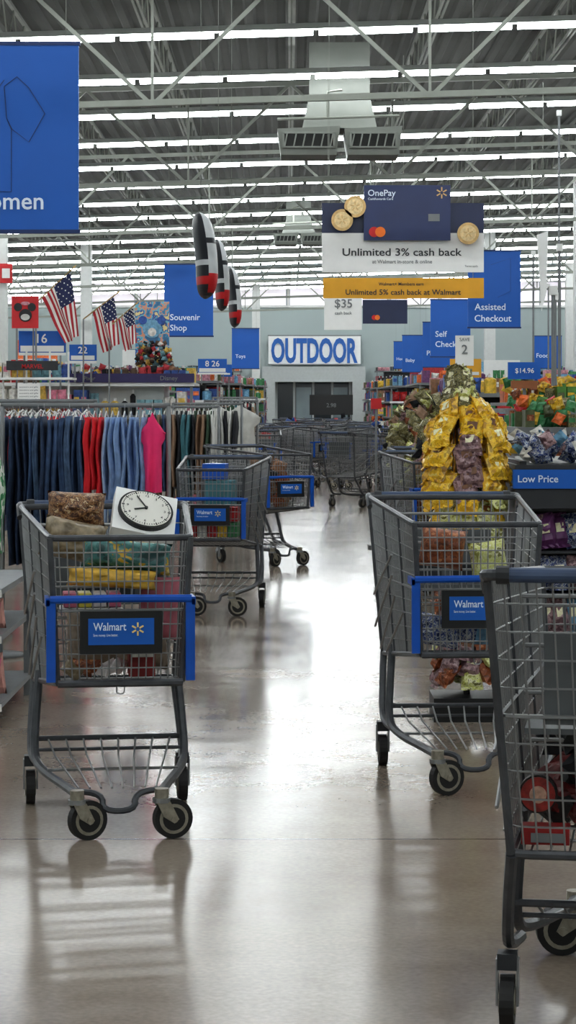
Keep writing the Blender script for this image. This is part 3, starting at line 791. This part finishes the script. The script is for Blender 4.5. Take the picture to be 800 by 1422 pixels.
g.tube([(X, y+.018, 0), (X, y+.018, 1.6)], .007, greyp, 6); g.cyl((X,y+.018,0),(X,y+.018,.02),.12,greyp,16); g.done('price_tag_stand')

silver = mixpattern('silver_blue_pack', [(40,50,90),(150,158,172),(70,84,140),(190,194,202),(100,108,136)], 40, .25, 'noise')
g = MB(); X0, X1, ya, yb = .99, 2.3, 9.45, 10.2
g.b2(X0, X1, ya+.3, yb, 0, 1.06, black); g.b2(X0, X1, ya, ya+.3, 0, .14, black)
g.b2(X0-.01, X0+.02, ya, yb, 0, 1.1, black)
g.b2(X0-.04, X1, ya-.03, ya, .985, 1.065, blue); g.text('Low Price', X0-.02, ya-.035, 1.012, .03, lblue); g.text('Low Price', X0+.7, ya-.035, 1.012, .03, lblue)
g.b2(X0-.03, X1, ya-.02, ya+.28, .90, .984, dgrey); g.b2(X0-.03, X1, ya-.02, yb, 1.066, 1.085, dgrey)
for zz in (.80, .62, .44, .27):
    x = X0+.05
    while x < X1-.05:
        g.pillow((x, ya+.08+R.uniform(0,.06), zz), .085, .13, .04, R.choice([silver, silver, mbag, pal[9], pal[5]]), rrot(12), n=5, wr=.35, crimp=lab2); x += .062
    g.b2(X0+.02, X1, ya+.05, ya+.28, zz+.085, zz+.095, dgrey)
for i in range(180):
    x = R.uniform(X0+.03, X1-.1); g.pillow((x, ya+R.uniform(.05,.5), 1.11+R.uniform(0,.1)), .075, .06, .03, R.choice([silver, silver, silver, pal[4], pal[9], mbag]), rrot(60), n=4, wr=.35)
g.done('low_price_endcap')

snack = [pal[3], pal[6], pal[0], mat('lime_pack',(84,134,56),.4,0,.3,30), olive, pal[1], ybag2, pal[3], pal[11], brbag]
g = gondola('x', 1.42, 3.2, 14.6, 15.6, 1.30, 7, -1, pp=snack, wmin=.035, wmax=.07, body=black, toph=.16)
for i in range(120): g.pillow((R.uniform(1.46,3.1), 14.65+R.uniform(0,.4), 1.34+R.uniform(0,.16)), .07, .08, .035, R.choice(snack), rrot(30), n=4, wr=.3)
g.done('snack_gondola')
g = gondola('x', 1.22, 2.4, 12.0, 13.0, 1.20, 7, -1, pp=snack+[silver], wmin=.035, wmax=.065, body=black, toph=.11, kinds=('bag','bag','box'))
for i in range(110): g.pillow((R.uniform(1.26,2.3), 12.05+R.uniform(0,.4), 1.24+R.uniform(0,.13)), .06, .07, .03, R.choice(snack), rrot(30), n=4, wr=.3)
g.done('snack_gondola')
s = MB(); s.b2(1.43, 1.64, 14.5, 14.53, 1.51, 1.62, blue); s.text('$14.96', 1.535, 14.48, 1.55, .032, white, align='c'); s.b2(1.53, 1.55, 14.53, 14.55, 0, 1.55, greyp)
s.b2(1.45, 1.62, 14.5, 14.53, 1.45, 1.50, mat('sign_orange_dark',(150,90,50),.5)); s.done('price_sign')
s = MB(); s.b2(2.0, 2.16, 14.5, 14.53, 1.60, 1.82, blue); s.b2(2.07, 2.09, 14.53, 14.55, 0, 1.6, greyp); s.done('price_sign')
grn = mat('green_lane_light', (60,240,120), .4, emit=3)
s = MB(); s.tube([(1.70, 15.9, 0), (1.70, 15.9, 1.42)], .015, greyp, 8); s.cyl((1.70, 15.9, 1.42), (1.70, 15.9, 1.56), .010, grn, 10); s.cyl((1.70,15.9,1.56),(1.70,15.9,1.6),.02,greyp,10); s.done('checkout_lane_light')
for (x, y, z) in ((3.4,28,5.0),(2.7,22.2,2.9),(3.65,33.2,3.6),(2.62,21.9,2.4),(4.9,42,3.6),(2.25,17.2,2.35),(2.02,17.0,2.2)):
    s = MB(); s.tube([(x, y, 0), (x, y, z)], .016, greyp, 8); s.b2(x-.03, x+.03, y-.03, y+.03, z-.02, z+.05, white); s.cyl((x,y,0),(x,y,.03),.14,greyp,14); s.done('checkout_lane_pole')
s = MB(); vsb = [(3.50,31.4,3.75),(3.66,31.4,3.80),(3.64,31.4,2.95),(3.57,31.4,2.68)]
s.add(vsb+[(p[0],31.43,p[2]) for p in vsb], [(3,2,1,0),(4,5,6,7),(0,1,5,4),(1,2,6,5),(2,3,7,6),(3,0,4,7)], white); s.tube([(3.59,31.415,3.77),(3.59,31.415,5.9)], .005, steelw, 4); s.done('vertical_banner')
for (x0, x1, y0, y1, h, sd) in [(1.95,4.6,19,21.5,1.35,-1),(1.6,3.2,23,26,1.45,-1),(2.3,4.6,29,32,1.5,-1),(2.1,5.6,36,40,1.7,-1),(2.1,5.8,46,50,1.75,-1),(2.2,6.5,56,60,1.8,-1),(2.4,7,66,72,1.9,-1),(3.2,9,78,82,2.0,-1),(6.8,11,50,55,2.0,-1),(3.4,13,86,87.6,2.7,-1)]:
    gondola('g', x0, x1, y0, y1, h, 5, sd, wmin=.06, wmax=.18).done('store_gondola')
s = MB(); s.b2(.78, .88, 21.0, 21.02, 1.31, 1.41, redm); s.b2(.82, .84, 21.02, 21.04, 0, 1.4, greyp); s.b2(.75, .84, 20.9, 21.1, 0, .03, greyp); s.done('clearance_sign')
def heap(nm, M, x0, x1, y0, y1, z0, z1, n, mats, s=.14):
    g = MB(M)
    for i in range(n):
        u, v = R.uniform(-1,1), R.uniform(-1,1); lim = 1-.55*max(u*u, v*v)
        g.pillow(((x0+x1)/2+u*(x1-x0)/2, (y0+y1)/2+v*(y1-y0)/2, z0+(z1-z0)*lim*R.uniform(.05,1)), s*R.uniform(.8,1.4), s*R.uniform(.8,1.3), s*.4, R.choice(mats), rrot(60), n=5, wr=.35)
    g.done(nm)
om = [olive, olive, brbag, pgbag, tanc, darkc, olive, olive, mbag]
heap('heap_of_merchandise', FM[0], -.17, .17, -.36, .2, .5, 1.22, 130, om, .10)
heap('heap_of_merchandise', FM[1], -.17, .17, -.36, .2, .5, 1.27, 130, om, .10)
def bin_(x, y, w, h, z1, mats, n=170):
    g = MB(Matrix.Translation((x, y, 0)))
    for s in (-1, 1):
        g.b2(s*w/2-.015, s*w/2+.015, -w/2, w/2, .05, h, dgrey); g.b2(-w/2, w/2, s*w/2-.015, s*w/2+.015, .05, h, dgrey)
    g.b2(-w/2, w/2, -w/2, w/2, 0, .06, dgrey); g.b2(-w/2+.03, w/2-.03, -w/2+.03, w/2-.03, .06, h-.1, dgrey)
    for i in range(n):
        u, v = R.uniform(-1,1), R.uniform(-1,1); lim = 1-.6*max(u*u, v*v)
        g.pillow((u*w*.42, v*w*.42, h-.05+(z1-h)*lim*R.uniform(.1,1)), .12, .11, .045, R.choice(mats), rrot(60), n=4, wr=.35)
    g.done('dump_bin_of_bags')
bin_(1.26, 20.0, .8, .8, 1.52, om, 230); bin_(1.30, 22.4, .5, .8, 1.5, om, 90); bin_(1.62, 27.6, .8, .85, 1.6, om); bin_(1.85, 33.4, .5, .8, 1.55, om, 60)
for i, f in enumerate(FM[3:]):
    if i % 2 == 0: heap('heap_of_merchandise', f, -.16, .16, -.34, .2, .5, .9+.1*(i % 3), 26, [pal[7], pal[10], darkc, pal[2], pal[0]])

# ------------------------------------------------------------------ cart contents
plaid = mixpattern('patterned_wrap', [(70,44,34),(112,76,54),(168,126,84),(96,62,46),(206,180,140)], 60, .3, 'noise')
tealp = mixpattern('teal_yellow_wrap', [(50,80,80),(60,110,108),(86,138,134),(200,166,60),(216,200,130)], 12, .25, 'noise')
clear = mat('grey_poly_bag', (136,122,98), .2, 0, .5, 30)
def inbag(nm, M, c, w, h, t, m, rot=None, n=12, wr=.22):
    g = MB(M); g.pillow(c, w, h, t, m, rot, n=n, wr=wr); return g.done(nm, sm=True)
inbag('snack_package', MA, (-.115,-.02,1.0), .19, .11, .12, plaid, RY(3))
inbag('blanket_package', MA, (.03,-.30,.865), .28, .10, .14, tealp, RX(-12) @ RY(6))
inbag('pillow_package', MA, (-.13,-.14,.905), .20, .13, .13, clear, RY(12))
inbag('yellow_package', MA, (-.02,-.36,.80), .28, .06, .10, mat('mustard_pack',(220,178,70),.4,0,.3,30), RY(4))
inbag('pink_garment', MA, (.13,-.28,.70), .13, .2, .07, mat('dusty_pink_cloth',(180,104,116),.8,0,.2,14), RY(3))
g = MB(MA); g.b2(.03,.11,-.41,-.33,.50,.66,mat('red_box',(140,36,34),.5,0,.2)); g.b2(.035,.105,-.414,-.41,.56,.61,pal[4]); g.done('snack_box', bevel=.003)
g = MB(MA)
for k in range(4):
    g.b2(-.17+k*.045,-.13+k*.045,-.41,-.30,.715,.758,[pk[0],mat('lemon_pack',(215,200,80),.4),pk[1],pk[0]][k])
g.b2(-.18,.01,-.415,-.29,.70,.713,white); g.done('small_boxes_on_tray', bevel=.003)
inbag('brown_bag_of_food', MA, (.02,.02,.58), .34, .22, .28, mat('tan_wrap',(128,112,96),.35,0,.4,20))
inbag('black_pouch', MA, (.10,-.20,.80), .12, .05, .08, black)
g = MB(MA)
for i in range(6): g.pillow((-.14+.028*i, -.36, .52+.004*(i%3)), .07, .05, .03, R.choice([clear, pk[1], brbag, pal[4]]), rrot(50), n=5, wr=.3)
g.done('loose_packets')
# flat carton with round wall clock, leaning back on the goods
g = MB(MA @ Matrix.Translation((.108,-.05,.995)) @ RY(12) @ RX(-52))
g.box((0,.035,0), (.205,.05,.205), offw)
g.cyl((0,.012,0), (0,-.006,0), .090, black, 48); g.cyl((0,-.006,0), (0,-.008,0), .083, mat('clock_face',(232,230,222),.4,0,.02), 48)
for i in range(60):
    a = math.radians(6*i); L = .009 if i % 5 == 0 else .004
    g.box((.076*math.sin(a), -.009, .076*math.cos(a)), (.003 if i % 5 == 0 else .0015, .002, L), black, RY(6*i))
for i in range(12):
    a = math.radians(30*(i+1)); g.text(str(i+1), .061*math.sin(a), -.0095, .061*math.cos(a)-.005, .010, black, align='c')
g.box((-.018,-.011,-.008), (.044,.002,.005), black, RY(-25)); g.box((-.016,-.0125,.022), (.004,.002,.062), black, RY(-35)); g.cyl((0,-.008,0),(0,-.015,0),.005,black,12)
g.done('wall_clock_in_box')
inbag('brown_garment', MD, (-.10,-.30,.84), .16, .14, .12, brbag, RY(8))
inbag('yellow_snack_bag', MD, (.06,-.30,.80), .13, .13, .07, pgbag, RY(-8))
for c_, m_ in (((-.12,-.36,.56), silver), ((.08,-.36,.56), mat('ice_pack',(110,150,180),.2,0,.4,40)), ((-.02,-.26,.56), silver)):
    inbag('blue_package', MD, c_, .15, .11, .07, m_, rrot(12))
# cart E contents
g = MB(ME); dred = mat('dark_red_pack',(96,22,22),.3,0,.4,40)
for i in range(60):
    g.pillow((R.uniform(-.15,.17), R.uniform(-.1,.28), .47+R.uniform(0,.17)), .10,.08,.045, R.choice([black, black, black, dred, darkc, brbag]), rrot(60), n=6, wr=.35)
g.done('heap_of_snack_packs')
g = MB(ME); g.cyl((.185,.335,.52),(.185,.365,.52),.040,mat('tub_black',(24,22,22),.3),28); g.cyl((.185,.365,.52),(.185,.371,.52),.036,mat('tub_lid_red',(140,40,34),.35,0,.4,60),28); g.cyl((.185,.371,.52),(.185,.373,.52),.018,mat('lid_label',(190,150,130),.4,0,.4,60),20); g.done('dip_tub')
g = MB(ME); g.b2(.12,.22,.30,.37,.415,.45,mat('box_red',(150,28,28),.4,0,.2,30)); g.b2(.13,.2,.371,.373,.42,.44,greyp); g.done('red_candy_box', bevel=.003)
# cart B, C contents
g = MB(MBt)
for i in range(5):
    for j in range(2):
        g.b2(-.16+i*.065,-.10+i*.065,-.38,-.2,.50+j*.1,.59+j*.1,[pal[0],pal[4],pal[0],pal[1],pal[3]][(i+j)%5])
g.b2(-.08,.1,-.15,.15,.60,.85,tealc); g.b2(-.1,.05,-.1,.1,.86,.96,cblue); g.done('grocery_boxes', bevel=.003)
heap('heap_of_merchandise', MC, -.15, .15, -.34, .2, .5, .9, 40, [pal[10], tanc, darkc, brbag], .1)

# ------------------------------------------------------------------ camera, world
w = bpy.data.worlds.new('world'); scene.world = w; w.use_nodes = True
w.node_tree.nodes['Background'].inputs[0].default_value = (.8,.85,.9,1); w.node_tree.nodes['Background'].inputs[1].default_value = .3
cam = bpy.data.cameras.new('camera'); co = bpy.data.objects.new('camera', cam); scene.collection.objects.link(co)
co.location = (0, 0, 1.33); co.rotation_euler = (math.radians(90), 0, 0)
cam.sensor_fit = 'VERTICAL'; cam.sensor_height = 36; cam.lens = 3100/1422*36; cam.shift_y = -146/1422; cam.clip_end = 300
scene.camera = co
